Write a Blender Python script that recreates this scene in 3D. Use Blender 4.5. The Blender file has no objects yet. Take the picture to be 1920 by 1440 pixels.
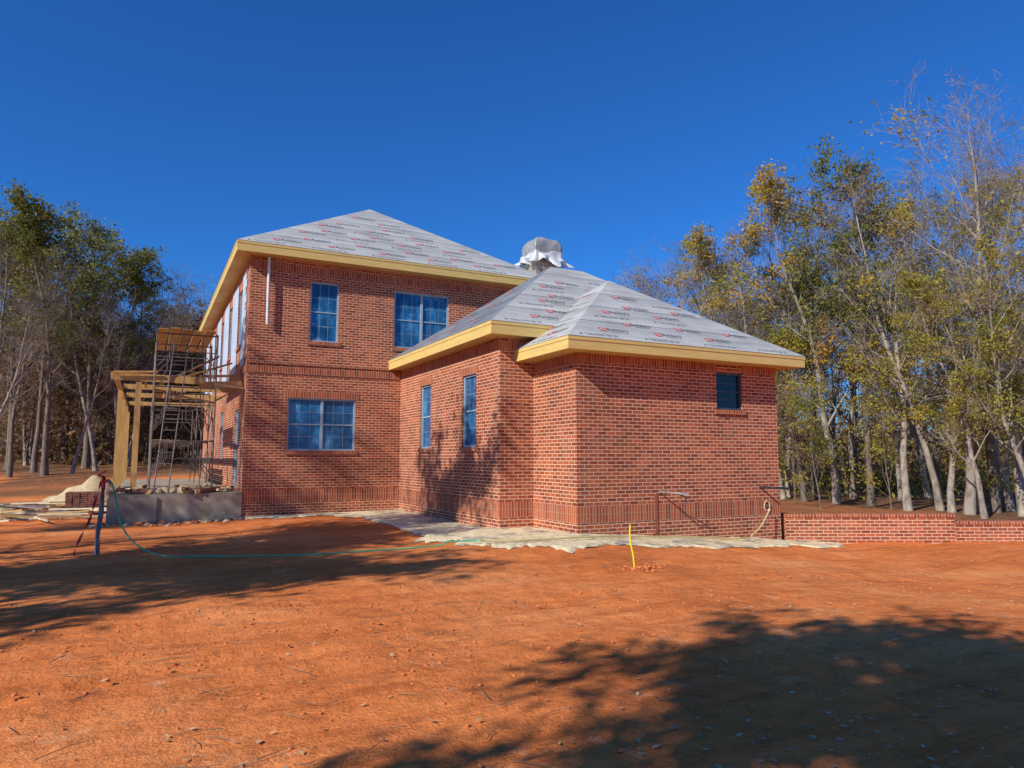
import bpy, math, random
import numpy as np
from mathutils import Vector, Matrix, noise
random.seed(7); np.random.seed(7)
S=bpy.context.scene
COL=S.collection
FX,FY=math.sin(math.radians(27.25)),math.cos(math.radians(27.25))
def rf(R,F): return (FY*R+FX*F, -FX*R+FY*F)
def to_rf(x,y): return (FY*x-FX*y, FX*x+FY*y)
def sst(a,b,x):
    t=min(1,max(0,(x-a)/(b-a))); return t*t*(3-2*t)
def gz(x,y):
    R,F=to_rf(x,y)
    z=-0.42*sst(1.2,8,R)*sst(4,13,F)
    z-=0.4*sst(9,16,R)*sst(16,26,F)
    z+=1.7*sst(30,62,F)*sst(2,14,-R)
    z-=0.10*sst(4,9,-R)*sst(14,19,F)*(1-sst(24,34,F))
    z+=1.0*sst(60,110,F)
    z+=0.06*noise.noise(Vector((x*.22,y*.22,3.1)))+0.03*noise.noise(Vector((x*.8,y*.8,1.1)))
    return z
# ---------------------------------------------------------------- materials
def newmat(name):
    m=bpy.data.materials.new(name); m.use_nodes=True
    nt=m.node_tree; b=nt.nodes['Principled BSDF']
    return m,nt,b
def N(nt,t,**k):
    n=nt.nodes.new(t)
    for a,v in k.items(): setattr(n,a,v)
    return n
def ramp(nt,fac,stops):
    r=N(nt,'ShaderNodeValToRGB'); e=r.color_ramp.elements
    while len(e)<len(stops): e.new(.5)
    for i,(p,c) in enumerate(stops):
        e[i].position=p; e[i].color=(c[0],c[1],c[2],1)
    nt.links.new(fac,r.inputs[0]); return r.outputs[0]
def noise_n(nt,vec,scale,detail=4,rough=.55):
    n=N(nt,'ShaderNodeTexNoise'); n.inputs['Scale'].default_value=scale
    n.inputs['Detail'].default_value=detail; n.inputs['Roughness'].default_value=rough
    if vec is not None: nt.links.new(vec,n.inputs['Vector'])
    return n.outputs['Fac']
def mapn(nt,v,sc,rot=(0,0,0)):
    mp=N(nt,'ShaderNodeMapping'); mp.inputs['Scale'].default_value=sc; mp.inputs['Rotation'].default_value=rot
    nt.links.new(v,mp.inputs[0]); return mp.outputs[0]
def mixc(nt,fac,a,b,mode='MIX'):
    m=N(nt,'ShaderNodeMix',data_type='RGBA',blend_type=mode)
    for s,v in ((0,fac),(6,a),(7,b)):
        if hasattr(v,'is_linked'): nt.links.new(v,m.inputs[s])
        elif s==0: m.inputs[0].default_value=v
        else: m.inputs[s].default_value=(v[0],v[1],v[2],1)
    return m.outputs[2]
def bump(nt,b,h,strength=.3,dist=.02):
    n=N(nt,'ShaderNodeBump'); n.inputs['Strength'].default_value=strength; n.inputs['Distance'].default_value=dist
    nt.links.new(h,n.inputs['Height']); nt.links.new(n.outputs[0],b.inputs['Normal'])
def simple(name,c1,c2=None,scale=3,rough=.7,bmp=0,bdist=.01,metal=0,stretch=None,spec=None):
    m,nt,b=newmat(name)
    b.inputs['Roughness'].default_value=rough; b.inputs['Metallic'].default_value=metal
    if spec is not None: b.inputs['Specular IOR Level'].default_value=spec
    if c2 is None: c2=tuple(x*.7 for x in c1)
    g=N(nt,'ShaderNodeTexCoord'); v=g.outputs['Object']
    if stretch: v=mapn(nt,v,stretch)
    f=noise_n(nt,v,scale,6,.6)
    nt.links.new(ramp(nt,f,[(.3,c2),(.7,c1)]),b.inputs['Base Color'])
    if bmp: bump(nt,b,noise_n(nt,v,scale*4,5),bmp,bdist)
    return m
BW,BH,SW=.235,.08,.078
def brickmat(name,w,h,offs,ms,mort):
    m,nt,b=newmat(name); b.inputs['Roughness'].default_value=.9; b.inputs['Specular IOR Level'].default_value=.1
    uv=N(nt,'ShaderNodeUVMap'); br=N(nt,'ShaderNodeTexBrick')
    nt.links.new(uv.outputs[0],br.inputs['Vector'])
    br.offset=offs; br.inputs['Scale'].default_value=1
    br.inputs['Color1'].default_value=(.48,.130,.055,1); br.inputs['Color2'].default_value=(.235,.056,.030,1)
    br.inputs['Mortar'].default_value=(*mort,1); br.inputs['Mortar Size'].default_value=ms
    br.inputs['Mortar Smooth'].default_value=.1; br.inputs['Bias'].default_value=0
    br.inputs['Brick Width'].default_value=w; br.inputs['Row Height'].default_value=h
    g=N(nt,'ShaderNodeTexCoord')
    f=noise_n(nt,g.outputs['Object'],1.1,5,.65)
    hz=ramp(nt,f,[(.55,(0,0,0)),(.8,(.28,.28,.28))])
    c=mixc(nt,hz,br.outputs[0],(.54,.36,.22))
    f2=noise_n(nt,g.outputs['Object'],16,4,.7)
    sp=ramp(nt,f2,[(.61,(0,0,0)),(.75,(.5,.5,.5))])
    c=mixc(nt,sp,c,(.64,.45,.30))
    f3=noise_n(nt,g.outputs['Object'],.5,3)
    c=mixc(nt,1.0,c,ramp(nt,f3,[(.3,(.86,.82,.80)),(.7,(1.08,1.04,1.02))]),'MULTIPLY')
    nt.links.new(c,b.inputs['Base Color'])
    return m
M={}
M['brick']=brickmat('brick_running_bond',BW,BH,.5,.0082,(.68,.50,.34))
M['soldier']=brickmat('brick_soldier_course',SW,.208,0,.0068,(.58,.42,.29))
M['yellow']=simple('yellow_trim_board',(.74,.53,.17),(.62,.43,.13),2,.6,stretch=(1,1,6))
M['soffit']=simple('soffit_board',(.66,.46,.17),(.55,.37,.12),2,.7)
M['white']=simple('white_pipe',(.75,.74,.70),(.6,.58,.55),5,.5)
M['conc']=simple('concrete',(.48,.41,.29),(.20,.165,.11),1.6,.9,.5,.02)
M['wood']=simple('fresh_lumber',(.66,.39,.12),(.42,.23,.07),3,.7,.2,stretch=(3,3,.6))
M['woodh']=simple('plank_lumber',(.50,.30,.14),(.26,.16,.08),3,.8,.2)
M['rust']=simple('scaffold_steel',(.24,.19,.15),(.08,.06,.05),8,.5,metal=.3)
M['stain']=simple('red_clay_stain',(.36,.10,.05),(.24,.06,.035),8,.9)
M['frame']=simple('window_frame_paint',(.38,.48,.53),(.27,.38,.45),4,.4)
M['munt']=simple('muntin_behind_film',(.20,.33,.43),(.12,.23,.33),4,.4)
M['mund']=simple('dark_window_frame',(.05,.08,.11),(.03,.05,.07),4,.4)
M['wrap']=simple('house_wrap',(.56,.62,.70),(.38,.46,.56),1.5,.6)
M['sand']=simple('pale_sand',(.74,.62,.42),(.5,.39,.23),5,.95,.5,.03)
M['sandt']=simple('tan_mortar_sand',(.62,.47,.27),(.42,.30,.16),4,.95,.6,.04)
M['hosey']=simple('tan_hose_rubber',(.62,.52,.22),(.5,.4,.16),4,.5)
M['green']=simple('green_hose_rubber',(.08,.48,.24),(.05,.34,.15),3,.4)
M['yel']=simple('yellow_plastic',(.9,.78,.02),(.8,.66,.02),3,.4)
M['red']=simple('red_enamel',(.6,.02,.03),(.4,.02,.02),3,.4)
M['black']=simple('black_plastic',(.02,.02,.02),(.03,.03,.03),3,.5)
M['greyp']=simple('grey_wrapped_pipe',(.34,.29,.26),(.10,.085,.08),14,.7,.5)
M['tarp']=simple('dark_tarp',(.03,.06,.04),(.015,.03,.02),5,.5,.5,.03)
M['letter']=simple('lettering_grey',(.17,.16,.17),(.13,.13,.14),3,.7)
M['letterred']=simple('lettering_red',(.60,.055,.06),(.54,.05,.055),3,.7)
M['letterw']=simple('lettering_white',(.6,.6,.6),(.55,.55,.55),3,.7)
def film(name,k):
    m,nt,b=newmat(name); g=N(nt,'ShaderNodeTexCoord')
    v=mapn(nt,g.outputs['Object'],(1,1,.5))
    f=noise_n(nt,v,2.2,7,.72)
    c=ramp(nt,f,[(.3,(.008*k,.045*k,.11*k)),(.5,(.015*k,.11*k,.27*k)),(.62,(.05*k,.24*k,.46*k)),(.76,(.26*k,.50*k,.66*k))])
    sv=mapn(nt,g.outputs['Object'],(1.2,1.2,6),(.5,.35,0)); st=noise_n(nt,sv,1.6,5,.6)
    c=mixc(nt,ramp(nt,st,[(.60,(0,0,0)),(.70,(.5,.5,.5))]),c,(.38*k,.56*k,.68*k))
    nt.links.new(c,b.inputs['Base Color'])
    b.inputs['Roughness'].default_value=.14
    bump(nt,b,noise_n(nt,v,7,5,.6),.6,.025); return m
M['film']=film('blue_film_glass',1.0); M['filmd']=film('dark_blue_film_glass',.10)
def roofm(name,ca,cb):
    m,nt,b=newmat(name); uv=N(nt,'ShaderNodeUVMap')
    b.inputs['Roughness'].default_value=.6
    g=N(nt,'ShaderNodeTexCoord')
    f=noise_n(nt,g.outputs['Object'],.9,4,.6)
    c=ramp(nt,f,[(.3,ca),(.7,cb)])
    s=N(nt,'ShaderNodeSeparateXYZ'); nt.links.new(uv.outputs[0],s.inputs[0])
    wob=N(nt,'ShaderNodeMath',operation='MULTIPLY_ADD'); wob.inputs[1].default_value=.10; nt.links.new(noise_n(nt,g.outputs['Object'],.8,3),wob.inputs[0]); nt.links.new(s.outputs[1],wob.inputs[2])
    fr=N(nt,'ShaderNodeMath',operation='FRACT'); nt.links.new(wob.outputs[0],fr.inputs[0])
    seam=ramp(nt,fr.outputs[0],[(0,(.30,.30,.32)),(.025,(.38,.38,.40)),(.045,(1.10,1.10,1.10)),(1,(.88,.88,.90))])
    c=mixc(nt,1.0,c,seam,'MULTIPLY')
    wv=mapn(nt,uv.outputs[0],(.35,3.2,1),(0,0,.25)); wr=noise_n(nt,wv,1.8,4,.55)
    c=mixc(nt,1.0,c,ramp(nt,wr,[(.34,(.80,.80,.83)),(.48,(1,1,1)),(.66,(1.12,1.12,1.10))]),'MULTIPLY')
    nt.links.new(c,b.inputs['Base Color'])
    bump(nt,b,wr,.6,.07); return m
M['roof']=roofm('roof_underlayment',(.38,.37,.335),(.50,.485,.44)); M['roofshade']=roofm('roof_underlayment_shaded',(.15,.16,.175),(.24,.25,.265))  # darker copy: shade on the wing's left slope painted into the underlayment colour
def blockm():
    m,nt,b=newmat('concrete_block'); uv=N(nt,'ShaderNodeUVMap'); br=N(nt,'ShaderNodeTexBrick')
    nt.links.new(uv.outputs[0],br.inputs['Vector']); br.inputs['Scale'].default_value=1
    br.inputs['Color1'].default_value=(.42,.38,.30,1);br.inputs['Color2'].default_value=(.30,.27,.22,1)
    br.inputs['Mortar'].default_value=(.16,.14,.11,1);br.inputs['Mortar Size'].default_value=.012
    br.inputs['Brick Width'].default_value=.4;br.inputs['Row Height'].default_value=.2
    nt.links.new(br.outputs[0],b.inputs['Base Color']); b.inputs['Roughness'].default_value=.9; return m
M['block']=blockm()
def plasticm(name,base,alpha,dk=.5):
    m,nt,b=newmat(name); g=N(nt,'ShaderNodeTexCoord'); v=g.outputs['Object']
    nt.links.new(ramp(nt,noise_n(nt,v,5,5,.7),[(.35,tuple(x*dk for x in base)),(.65,base)]),b.inputs['Base Color'])
    b.inputs['Roughness'].default_value=.35; b.inputs['Alpha'].default_value=alpha
    bump(nt,b,noise_n(nt,v,4,4,.5),.5,.04); return m
M['plast']=plasticm('grey_plastic_sheet',(.40,.40,.38),1,.6)
M['plastw']=plasticm('white_plastic_sheet',(.82,.83,.82),.72,.85)
def groundm():
    m,nt,b=newmat('red_clay_ground'); b.inputs['Roughness'].default_value=.95; b.inputs['Specular IOR Level'].default_value=.1
    g=N(nt,'ShaderNodeTexCoord'); v=g.outputs['Object']
    f=noise_n(nt,v,.35,8,.62); c=ramp(nt,f,[(.28,(.56,.150,.038)),(.5,(.76,.225,.062)),(.72,(.86,.33,.115))])
    f2=noise_n(nt,v,5,8,.72); c=mixc(nt,1.0,c,ramp(nt,f2,[(.30,(.74,.68,.64)),(.48,(.98,.97,.96)),(.72,(1.10,1.12,1.15))]),'MULTIPLY')
    f3=noise_n(nt,v,38,3,.6); c=mixc(nt,1.0,c,ramp(nt,f3,[(.28,(.82,.78,.76)),(.5,(1.03,1.03,1.03))]),'MULTIPLY')
    tv=mapn(nt,v,(.25,3.0,1),(0,0,.35)); tr=noise_n(nt,tv,1.3,6,.7)
    c=mixc(nt,1.0,c,ramp(nt,tr,[(.36,(.82,.78,.75)),(.5,(1,1,1)),(.68,(1.08,1.10,1.12))]),'MULTIPLY')
    f4=noise_n(nt,v,1.3,7,.72); pale=ramp(nt,f4,[(.59,(0,0,0)),(.69,(.4,.4,.4)),(.78,(.75,.75,.75))])
    c=mixc(nt,pale,c,(.85,.50,.27))
    at=N(nt,'ShaderNodeAttribute',attribute_name='litter')
    f5=noise_n(nt,v,3,7,.7); lit=ramp(nt,f5,[(.3,(.07,.036,.020)),(.5,(.19,.090,.045)),(.7,(.33,.18,.09))])
    c=mixc(nt,at.outputs['Fac'],c,lit)
    nt.links.new(c,b.inputs['Base Color'])
    def add(a,bb,k):
        ml=N(nt,'ShaderNodeMath',operation='MULTIPLY_ADD'); ml.inputs[1].default_value=k; nt.links.new(bb,ml.inputs[0]); nt.links.new(a,ml.inputs[2]); return ml.outputs[0]
    h=add(noise_n(nt,v,4,8,.66),noise_n(nt,v,45,3,.6),.18); h=add(h,tr,1.0)
    bump(nt,b,h,.7,.085); return m
M['ground']=groundm()
def sheetm():
    m,nt,b=newmat('dusty_plastic_sheeting'); b.inputs['Roughness'].default_value=.7
    g=N(nt,'ShaderNodeTexCoord'); v=g.outputs['Object']
    f=noise_n(nt,v,1.5,8,.72)
    c=ramp(nt,f,[(.33,(.20,.20,.20)),(.41,(.46,.40,.30)),(.48,(.82,.68,.40)),(.60,(.90,.76,.48)),(.72,(.70,.36,.16))])
    f2=noise_n(nt,v,9,5,.7); c=mixc(nt,1.0,c,ramp(nt,f2,[(.3,(.62,.57,.52)),(.6,(1.05,1.05,1.05))]),'MULTIPLY')
    nt.links.new(c,b.inputs['Base Color']); bump(nt,b,noise_n(nt,v,4,7,.65),.8,.06); return m
M['sheet']=sheetm()
def leafm(name,cols,trans=.35):
    m,nt,b=newmat(name); b.inputs['Roughness'].default_value=.65; b.inputs['Specular IOR Level'].default_value=.25
    ge=N(nt,'ShaderNodeNewGeometry'); oi=N(nt,'ShaderNodeObjectInfo'); g=N(nt,'ShaderNodeTexCoord')
    f=noise_n(nt,g.outputs['Object'],.35,3)
    a=N(nt,'ShaderNodeMath',operation='MULTIPLY_ADD'); a.inputs[1].default_value=.45; nt.links.new(ge.outputs['Random Per Island'],a.inputs[0]); 
    s=N(nt,'ShaderNodeMath',operation='MULTIPLY_ADD'); s.inputs[1].default_value=.9; s.inputs[2].default_value=-.2; nt.links.new(f,s.inputs[0])
    nt.links.new(s.outputs[0],a.inputs[2])
    o=N(nt,'ShaderNodeMath',operation='MULTIPLY_ADD'); o.inputs[1].default_value=.4; nt.links.new(oi.outputs['Random'],o.inputs[0]); nt.links.new(a.outputs[0],o.inputs[2])
    c=ramp(nt,o.outputs[0],cols); nt.links.new(c,b.inputs['Base Color'])
    tr=N(nt,'ShaderNodeBsdfTranslucent'); nt.links.new(c,tr.inputs[0]); mx=N(nt,'ShaderNodeMixShader'); mx.inputs[0].default_value=trans
    out=nt.nodes['Material Output']; nt.links.new(b.outputs[0],mx.inputs[1]); nt.links.new(tr.outputs[0],mx.inputs[2]); nt.links.new(mx.outputs[0],out.inputs[0])
    return m
M['lgreen']=leafm('olive_green_leaves',[(.15,(.07,.09,.016)),(.5,(.17,.18,.035)),(.95,(.38,.31,.06))])
M['lyel']=leafm('yellow_green_leaves',[(.15,(.13,.17,.028)),(.6,(.40,.36,.05)),(1.1,(.70,.38,.09))],.45)
M['lbrown']=leafm('brown_leaves',[(.15,(.07,.038,.022)),(.5,(.18,.095,.045)),(.95,(.32,.19,.09))])
M['lfall']=leafm('fallen_leaves',[(.15,(.20,.10,.05)),(.5,(.40,.24,.12)),(.95,(.62,.45,.26))],.1)
M['bark']=simple('grey_brown_bark',(.26,.20,.15),(.08,.065,.05),3,.9,.5,.03,stretch=(3,3,.7))
M['barkp']=simple('pale_bark',(.46,.38,.30),(.13,.10,.075),2.2,.9,.3,.03,stretch=(2,2,.8))
# ---------------------------------------------------------------- mesh builder
class MB:
    def __init__(s): s.v=[];s.f=[];s.uv=[];s.m=[];s.mats=[]
    def mi(s,k):
        if k not in s.mats: s.mats.append(k)
        return s.mats.index(k)
    def poly(s,pts,uvs=None,mat='brick'):
        b=len(s.v); s.v+= [tuple(p) for p in pts]; s.f.append(tuple(range(b,b+len(pts))))
        s.uv.append(uvs if uvs else [(0,0)]*len(pts)); s.m.append(s.mi(mat))
    def box(s,x0,x1,y0,y1,z0,z1,mat='brick',o=(0,0,0)):
        a,b,c=o
        P=lambda x,y,z:(x,y,z)
        s.poly([P(x0,y0,z0),P(x1,y0,z0),P(x1,y0,z1),P(x0,y0,z1)],[(x0-a,z0-c),(x1-a,z0-c),(x1-a,z1-c),(x0-a,z1-c)],mat)
        s.poly([P(x1,y1,z0),P(x0,y1,z0),P(x0,y1,z1),P(x1,y1,z1)],[(x1-a,z0-c),(x0-a,z0-c),(x0-a,z1-c),(x1-a,z1-c)],mat)
        s.poly([P(x0,y1,z0),P(x0,y0,z0),P(x0,y0,z1),P(x0,y1,z1)],[(y1-b,z0-c),(y0-b,z0-c),(y0-b,z1-c),(y1-b,z1-c)],mat)
        s.poly([P(x1,y0,z0),P(x1,y1,z0),P(x1,y1,z1),P(x1,y0,z1)],[(y0-b,z0-c),(y1-b,z0-c),(y1-b,z1-c),(y0-b,z1-c)],mat)
        s.poly([P(x0,y0,z1),P(x1,y0,z1),P(x1,y1,z1),P(x0,y1,z1)],[(x0,y0),(x1,y0),(x1,y1),(x0,y1)],mat)
        s.poly([P(x0,y1,z0),P(x1,y1,z0),P(x1,y0,z0),P(x0,y0,z0)],[(x0,y1),(x1,y1),(x1,y0),(x0,y0)],mat)
    def obox(s,c,ax,ay,az,mat):  # oriented box, half-vectors
        c=Vector(c);b=len(s.v)
        for i in (-1,1):
            for j in (-1,1):
                for k in (-1,1): s.v.append(tuple(c+ax*i+ay*j+az*k))
        for f in ((0,1,3,2),(4,6,7,5),(0,4,5,1),(2,3,7,6),(0,2,6,4),(1,5,7,3)):
            s.f.append(tuple(b+q for q in f)); s.uv.append([(0,0)]*4); s.m.append(s.mi(mat))
    def tube(s,pts,r,n=6,mat='rust',cap=True):
        pts=[Vector(p) for p in pts]; base=len(s.v); L=len(pts)
        for i,p in enumerate(pts):
            d=(pts[min(i+1,L-1)]-pts[max(i-1,0)]).normalized()
            u=Vector((0,0,1)) if abs(d.z)<.9 else Vector((1,0,0))
            a=d.cross(u).normalized(); b=d.cross(a)
            rr=r[i] if isinstance(r,(list,tuple)) else r
            for k in range(n):
                t=2*math.pi*k/n; s.v.append(tuple(p+a*(math.cos(t)*rr)+b*(math.sin(t)*rr)))
        mi=s.mi(mat)
        for i in range(L-1):
            for k in range(n):
                k2=(k+1)%n; s.f.append((base+i*n+k,base+i*n+k2,base+(i+1)*n+k2,base+(i+1)*n+k)); s.uv.append([(0,0)]*4); s.m.append(mi)
        if cap:
            s.f.append(tuple(base+k for k in range(n))); s.uv.append([(0,0)]*n); s.m.append(mi)
            s.f.append(tuple(base+(L-1)*n+k for k in range(n))[::-1]); s.uv.append([(0,0)]*n); s.m.append(mi)
    def build(s,name,parent=None,loc=None,smooth=False,ploc=None):
        me=bpy.data.meshes.new(name)
        v=s.v
        if loc: v=[(a-loc[0],b-loc[1],c-loc[2]) for a,b,c in v]
        me.from_pydata(v,[],s.f)
        uvl=me.uv_layers.new(name='UVMap'); flat=[c for f in s.uv for p in f for c in p]
        uvl.data.foreach_set('uv',flat)
        for k in s.mats: me.materials.append(M[k])
        me.polygons.foreach_set('material_index',s.m)
        if smooth: me.polygons.foreach_set('use_smooth',[True]*len(s.f))
        me.update()
        ob=bpy.data.objects.new(name,me); COL.objects.link(ob)
        if loc: ob.location=loc
        if parent:
            ob.parent=parent
            if parent.type=='EMPTY': ob.matrix_parent_inverse=Matrix.Translation(-Vector(parent.location))
        return ob
def thing(name,loc,label,cat,group=None):
    e=bpy.data.objects.new(name,None); e.empty_display_size=.3; COL.objects.link(e); e.location=loc
    tag(e,label,cat,group); return e
def tag(o,label,cat,group=None):
    o['label']=label; o['category']=cat
    if group: o['group']=group
    return o
# ---------------------------------------------------------------- ground
def axis(lo,a,b,hi,fine,g=1.09):
    c=list(np.arange(a,b,fine)); s=fine;x=a;l=[]
    while x>lo: s*=g; x-=s; l.append(x)
    s=fine;x=c[-1];r=[]
    while x<hi: s*=g; x+=s; r.append(x)
    return np.array(l[::-1]+c+r)
xs=axis(-500,-3,14,600,.085); ys=axis(-120,2,14.5,900,.085)
nx,ny=len(xs),len(ys)
V=[];lit=[]
for y in ys:
    for x in xs:
        z=gz(x,y); R,F=to_rf(x,y)
        if F<25:
            z+=.018*noise.noise(Vector((x*2.2,y*2.2,0)))+.007*noise.noise(Vector((x*8,y*8,5)))
            for off in (0,1.7):
                tq=(y-(6.3+off)-.18*x-.25*math.sin(x*.35)); z-=.035*math.exp(-(tq/.16)**2); z+=.015*math.exp(-((abs(tq)-.3)/.1)**2)
        V.append((x,y,z))
        nn=noise.noise(Vector((x*.12,y*.12,9)))*6
        l=max(sst(36,44,F+nn)*(1 if R>0 else sst(42,48,F+nn)), sst(15,19,R+nn*.6)*sst(20,26,F+nn), sst(26,30,F+nn*.7)*sst(9,12,R)*.7, .85*sst(20,25,F+nn*.5)*sst(.40,.55,noise.noise(Vector((x*.12,y*.3,2)))+.5)*sst(9,12,-R) if R<0 else 0)
        lit.append(l)
Fc=[(j*nx+i,j*nx+i+1,(j+1)*nx+i+1,(j+1)*nx+i) for j in range(ny-1) for i in range(nx-1)]
me=bpy.data.meshes.new('ground'); me.from_pydata(V,[],Fc)
at=me.attributes.new('litter','FLOAT','POINT'); at.data.foreach_set('value',lit)
me.polygons.foreach_set('use_smooth',[True]*len(Fc)); me.materials.append(M['ground'])
g=bpy.data.objects.new('ground',me); COL.objects.link(g); g['kind']='structure'
# sheeting strip round the house
outer=[(2.6,21.4),(3.6,21.25),(4.6,20.9),(5.3,20.4),(5.5,18.5),(5.5,16.5),(5.3,14.6),(5.15,13.2),(5.6,12.2),(6.2,11.4),(7.4,11.2),(9.4,11.3),(11.2,11.45),(12.8,11.5),(14.0,11.4),(15.2,12.0)]
inner=[(2.6,22.0),(3.8,22.0),(5.2,22.0),(7.27,22.0),(7.27,20.0),(7.27,17.5),(7.27,15.6),(7.27,14.75),(7.5,14.75),(8.1,14.75),(8.16,12.9),(9.4,12.83),(11.2,12.83),(12.8,12.83),(14.0,12.83),(14.9,12.55)]
s=MB()
def lerp2(P,t):
    t*=len(P)-1; i=min(int(t),len(P)-2); f=t-i
    return (P[i][0]*(1-f)+P[i+1][0]*f, P[i][1]*(1-f)+P[i+1][1]*f)
nu,nv=300,18
for i in range(nu+1):
    a=lerp2(outer,i/nu); b=lerp2(inner,i/nu); w=.42*noise.noise(Vector((i*.08,0,0)))+.16*noise.noise(Vector((i*.35,3,0)))
    for j in range(nv+1):
        t=j/nv; t2=t+(1-t)*w; x=a[0]*(1-t2)+b[0]*t2; y=a[1]*(1-t2)+b[1]*t2
        z=gz(x,y)+.030+.03*max(0,noise.noise(Vector((x*1.7,y*1.7,4))))+.025*abs(noise.noise(Vector((x*5,y*5,4))))
        if j==0: z-=.03
        s.v.append((x,y,z))
for i in range(nu):
    for j in range(nv):
        a=i*(nv+1)+j; s.f.append((a,a+nv+1,a+nv+2,a+1)); s.uv.append([(0,0)]*4); s.m.append(s.mi('sheet'))
o=s.build('mortar_covered_sheeting',smooth=True); o['kind']='structure'
# ---------------------------------------------------------------- house
H=thing('brick_house',(7.5,22,0),'unfinished two-storey red brick house with papered hip roofs','house')
def wallq(s,ax,c,a0,a1,z0,z1,holes=(),sgn=1,dep=.12,mat='brick'):
    A=sorted(set([a0,a1]+[h[0] for h in holes]+[h[1] for h in holes])); Z=sorted(set([z0,z1]+[h[2] for h in holes]+[h[3] for h in holes]))
    P=(lambda a,z,d:(a,c+d*sgn,z)) if ax=='Y' else (lambda a,z,d:(c+d*sgn,a,z))
    flip=(ax=='X')==(sgn==1)
    for i in range(len(A)-1):
        for j in range(len(Z)-1):
            ca=(A[i]+A[i+1])/2; cz=(Z[j]+Z[j+1])/2
            if any(h[0]<ca<h[1] and h[2]<cz<h[3] for h in holes): continue
            q=[(A[i],Z[j]),(A[i+1],Z[j]),(A[i+1],Z[j+1]),(A[i],Z[j+1])]
            if flip: q=q[::-1]
            s.poly([P(a,z,0) for a,z in q],q,mat)
    for h in holes:
        l,r,b,t=h
        s.poly([P(l,b,0),P(l,b,dep),P(l,t,dep),P(l,t,0)],[(0,b),(dep,b),(dep,t),(0,t)],mat)
        s.poly([P(r,b,0),P(r,b,dep),P(r,t,dep),P(r,t,0)],[(0,b),(dep,b),(dep,t),(0,t)],mat)
        s.poly([P(l,t,0),P(r,t,0),P(r,t,dep),P(l,t,dep)],[(l,0),(r,0),(r,dep),(l,dep)],mat)
        s.poly([P(l,b,0),P(r,b,0),P(r,b,dep),P(l,b,dep)],[(l,0),(r,0),(r,dep),(l,dep)],mat)
W1=(4.32,5.21,5.24,7.12);W2=(7.01,8.93,5.24,7.11);W3=(3.75,5.81,1.89,3.48)
upw=[(23.7,24.8,5.24,7.1),(26.6,27.7,5.24,7.1),(29.6,30.7,5.24,7.1),(32.6,33.7,5.24,7.1),(35.6,36.7,5.24,7.1)]
low=[(23.6,24.7,.72,3.2),(28.6,29.7,1.6,3.4),(32.6,33.7,1.6,3.4)]
w=MB()
wallq(w,'Y',22.0,2.55,12.45,-1.2,7.71,[W1,W2,W3])
wallq(w,'X',2.55,22.0,38.7,-1.2,4.35,low)
wallq(w,'X',2.55,22.0,38.7,4.35,7.71,upw,mat='brick')
wallq(w,'X',12.45,22.0,38.7,-1.2,7.71,[],-1); wallq(w,'Y',38.7,2.55,12.45,-1.2,7.71,[],-1)
w.build('two_storey_wall',H)
w=MB()
row=0; z=4.5
while z<7.4:
    e=22.55+(.22 if (row//3)%2 else 0)+ (.1 if row%2 else 0)
    w.poly([(2.53,23.69,z),(2.53,e,z),(2.53,e,z+.08),(2.53,23.69,z+.08)],None,'wrap'); z+=.08; row+=1
for a,b in ((24.81,26.59),(27.71,29.59),(30.71,32.59),(33.71,35.59),(36.71,38.6)):
    w.poly([(2.53,b,4.5),(2.53,a,4.5),(2.53,a,7.4),(2.53,b,7.4)],None,'wrap')
w.build('house_wrap_sheet',H)
BXW=(12.13,12.96,2.82,3.72); WA=(19.24,20.1,1.94,3.80); WB=(16.07,16.94,1.94,3.78)
w=MB()
wallq(w,'X',7.27,14.75,22.0,-1.2,4.5,[WA,WB]); wallq(w,'Y',14.75,7.27,15.2,-1.2,4.5)
wallq(w,'X',15.2,14.75,22,-1.2,4.5,[],-1)
w.build('side_wing_wall',H)
w=MB()
wallq(w,'Y',12.83,8.16,14.12,-1.2,3.94,[BXW]); wallq(w,'X',8.16,12.83,14.75,-1.2,3.94); wallq(w,'X',14.12,12.83,14.75,-1.2,3.94,[],-1)
w.build('front_bay_wall',H)
def band(s,ax,c,a0,a1,z0,z1,proud=.014,sgn=-1):
    lo,hi=sorted((c+sgn*proud,c-sgn*.004))
    if ax=='Y': s.box(a0,a1,lo,hi,z0,z1,'soldier',(a0,0,z0))
    else: s.box(lo,hi,a0,a1,z0,z1,'soldier',(0,a0,z0))
w=MB()
p=.014
for z0,z1,pp in ((.30,.478,.005),(.482,.66,.008)):
    band(w,'Y',22,2.55-pp,7.245,z0+.08,z1+.08,pp); band(w,'X',2.55,22.001,38.7,z0+.08,z1+.08,pp)
    band(w,'X',7.27,14.75,21.97,z0,z1,pp); band(w,'Y',14.75,7.27-pp,8.13,z0,z1,pp)
    band(w,'X',8.16,12.83,14.72,z0-.02,z1-.02,pp); band(w,'Y',12.83,8.16-pp,14.12,z0-.02,z1-.02,pp)
band(w,'Y',22,2.55-p,7.26,4.20,4.408,.03)
band(w,'Y',22,2.55-p,7.26,4.47,4.54,.045)
band(w,'X',2.55,22.001,23.6,4.20,4.408,.03)
band(w,'Y',22,2.55-p,12.45,7.34,7.548); 
band(w,'X',7.27,14.75,21.97,4.2,4.408); band(w,'Y',14.75,7.27-p,8.13,4.2,4.408)
band(w,'X',8.16,12.83,14.72,3.68,3.888); band(w,'Y',12.83,8.16-p,12.12,3.735,3.915);band(w,'Y',12.83,12.97,14.12,3.735,3.915)
w.build('soldier_course_band',H)
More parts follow.
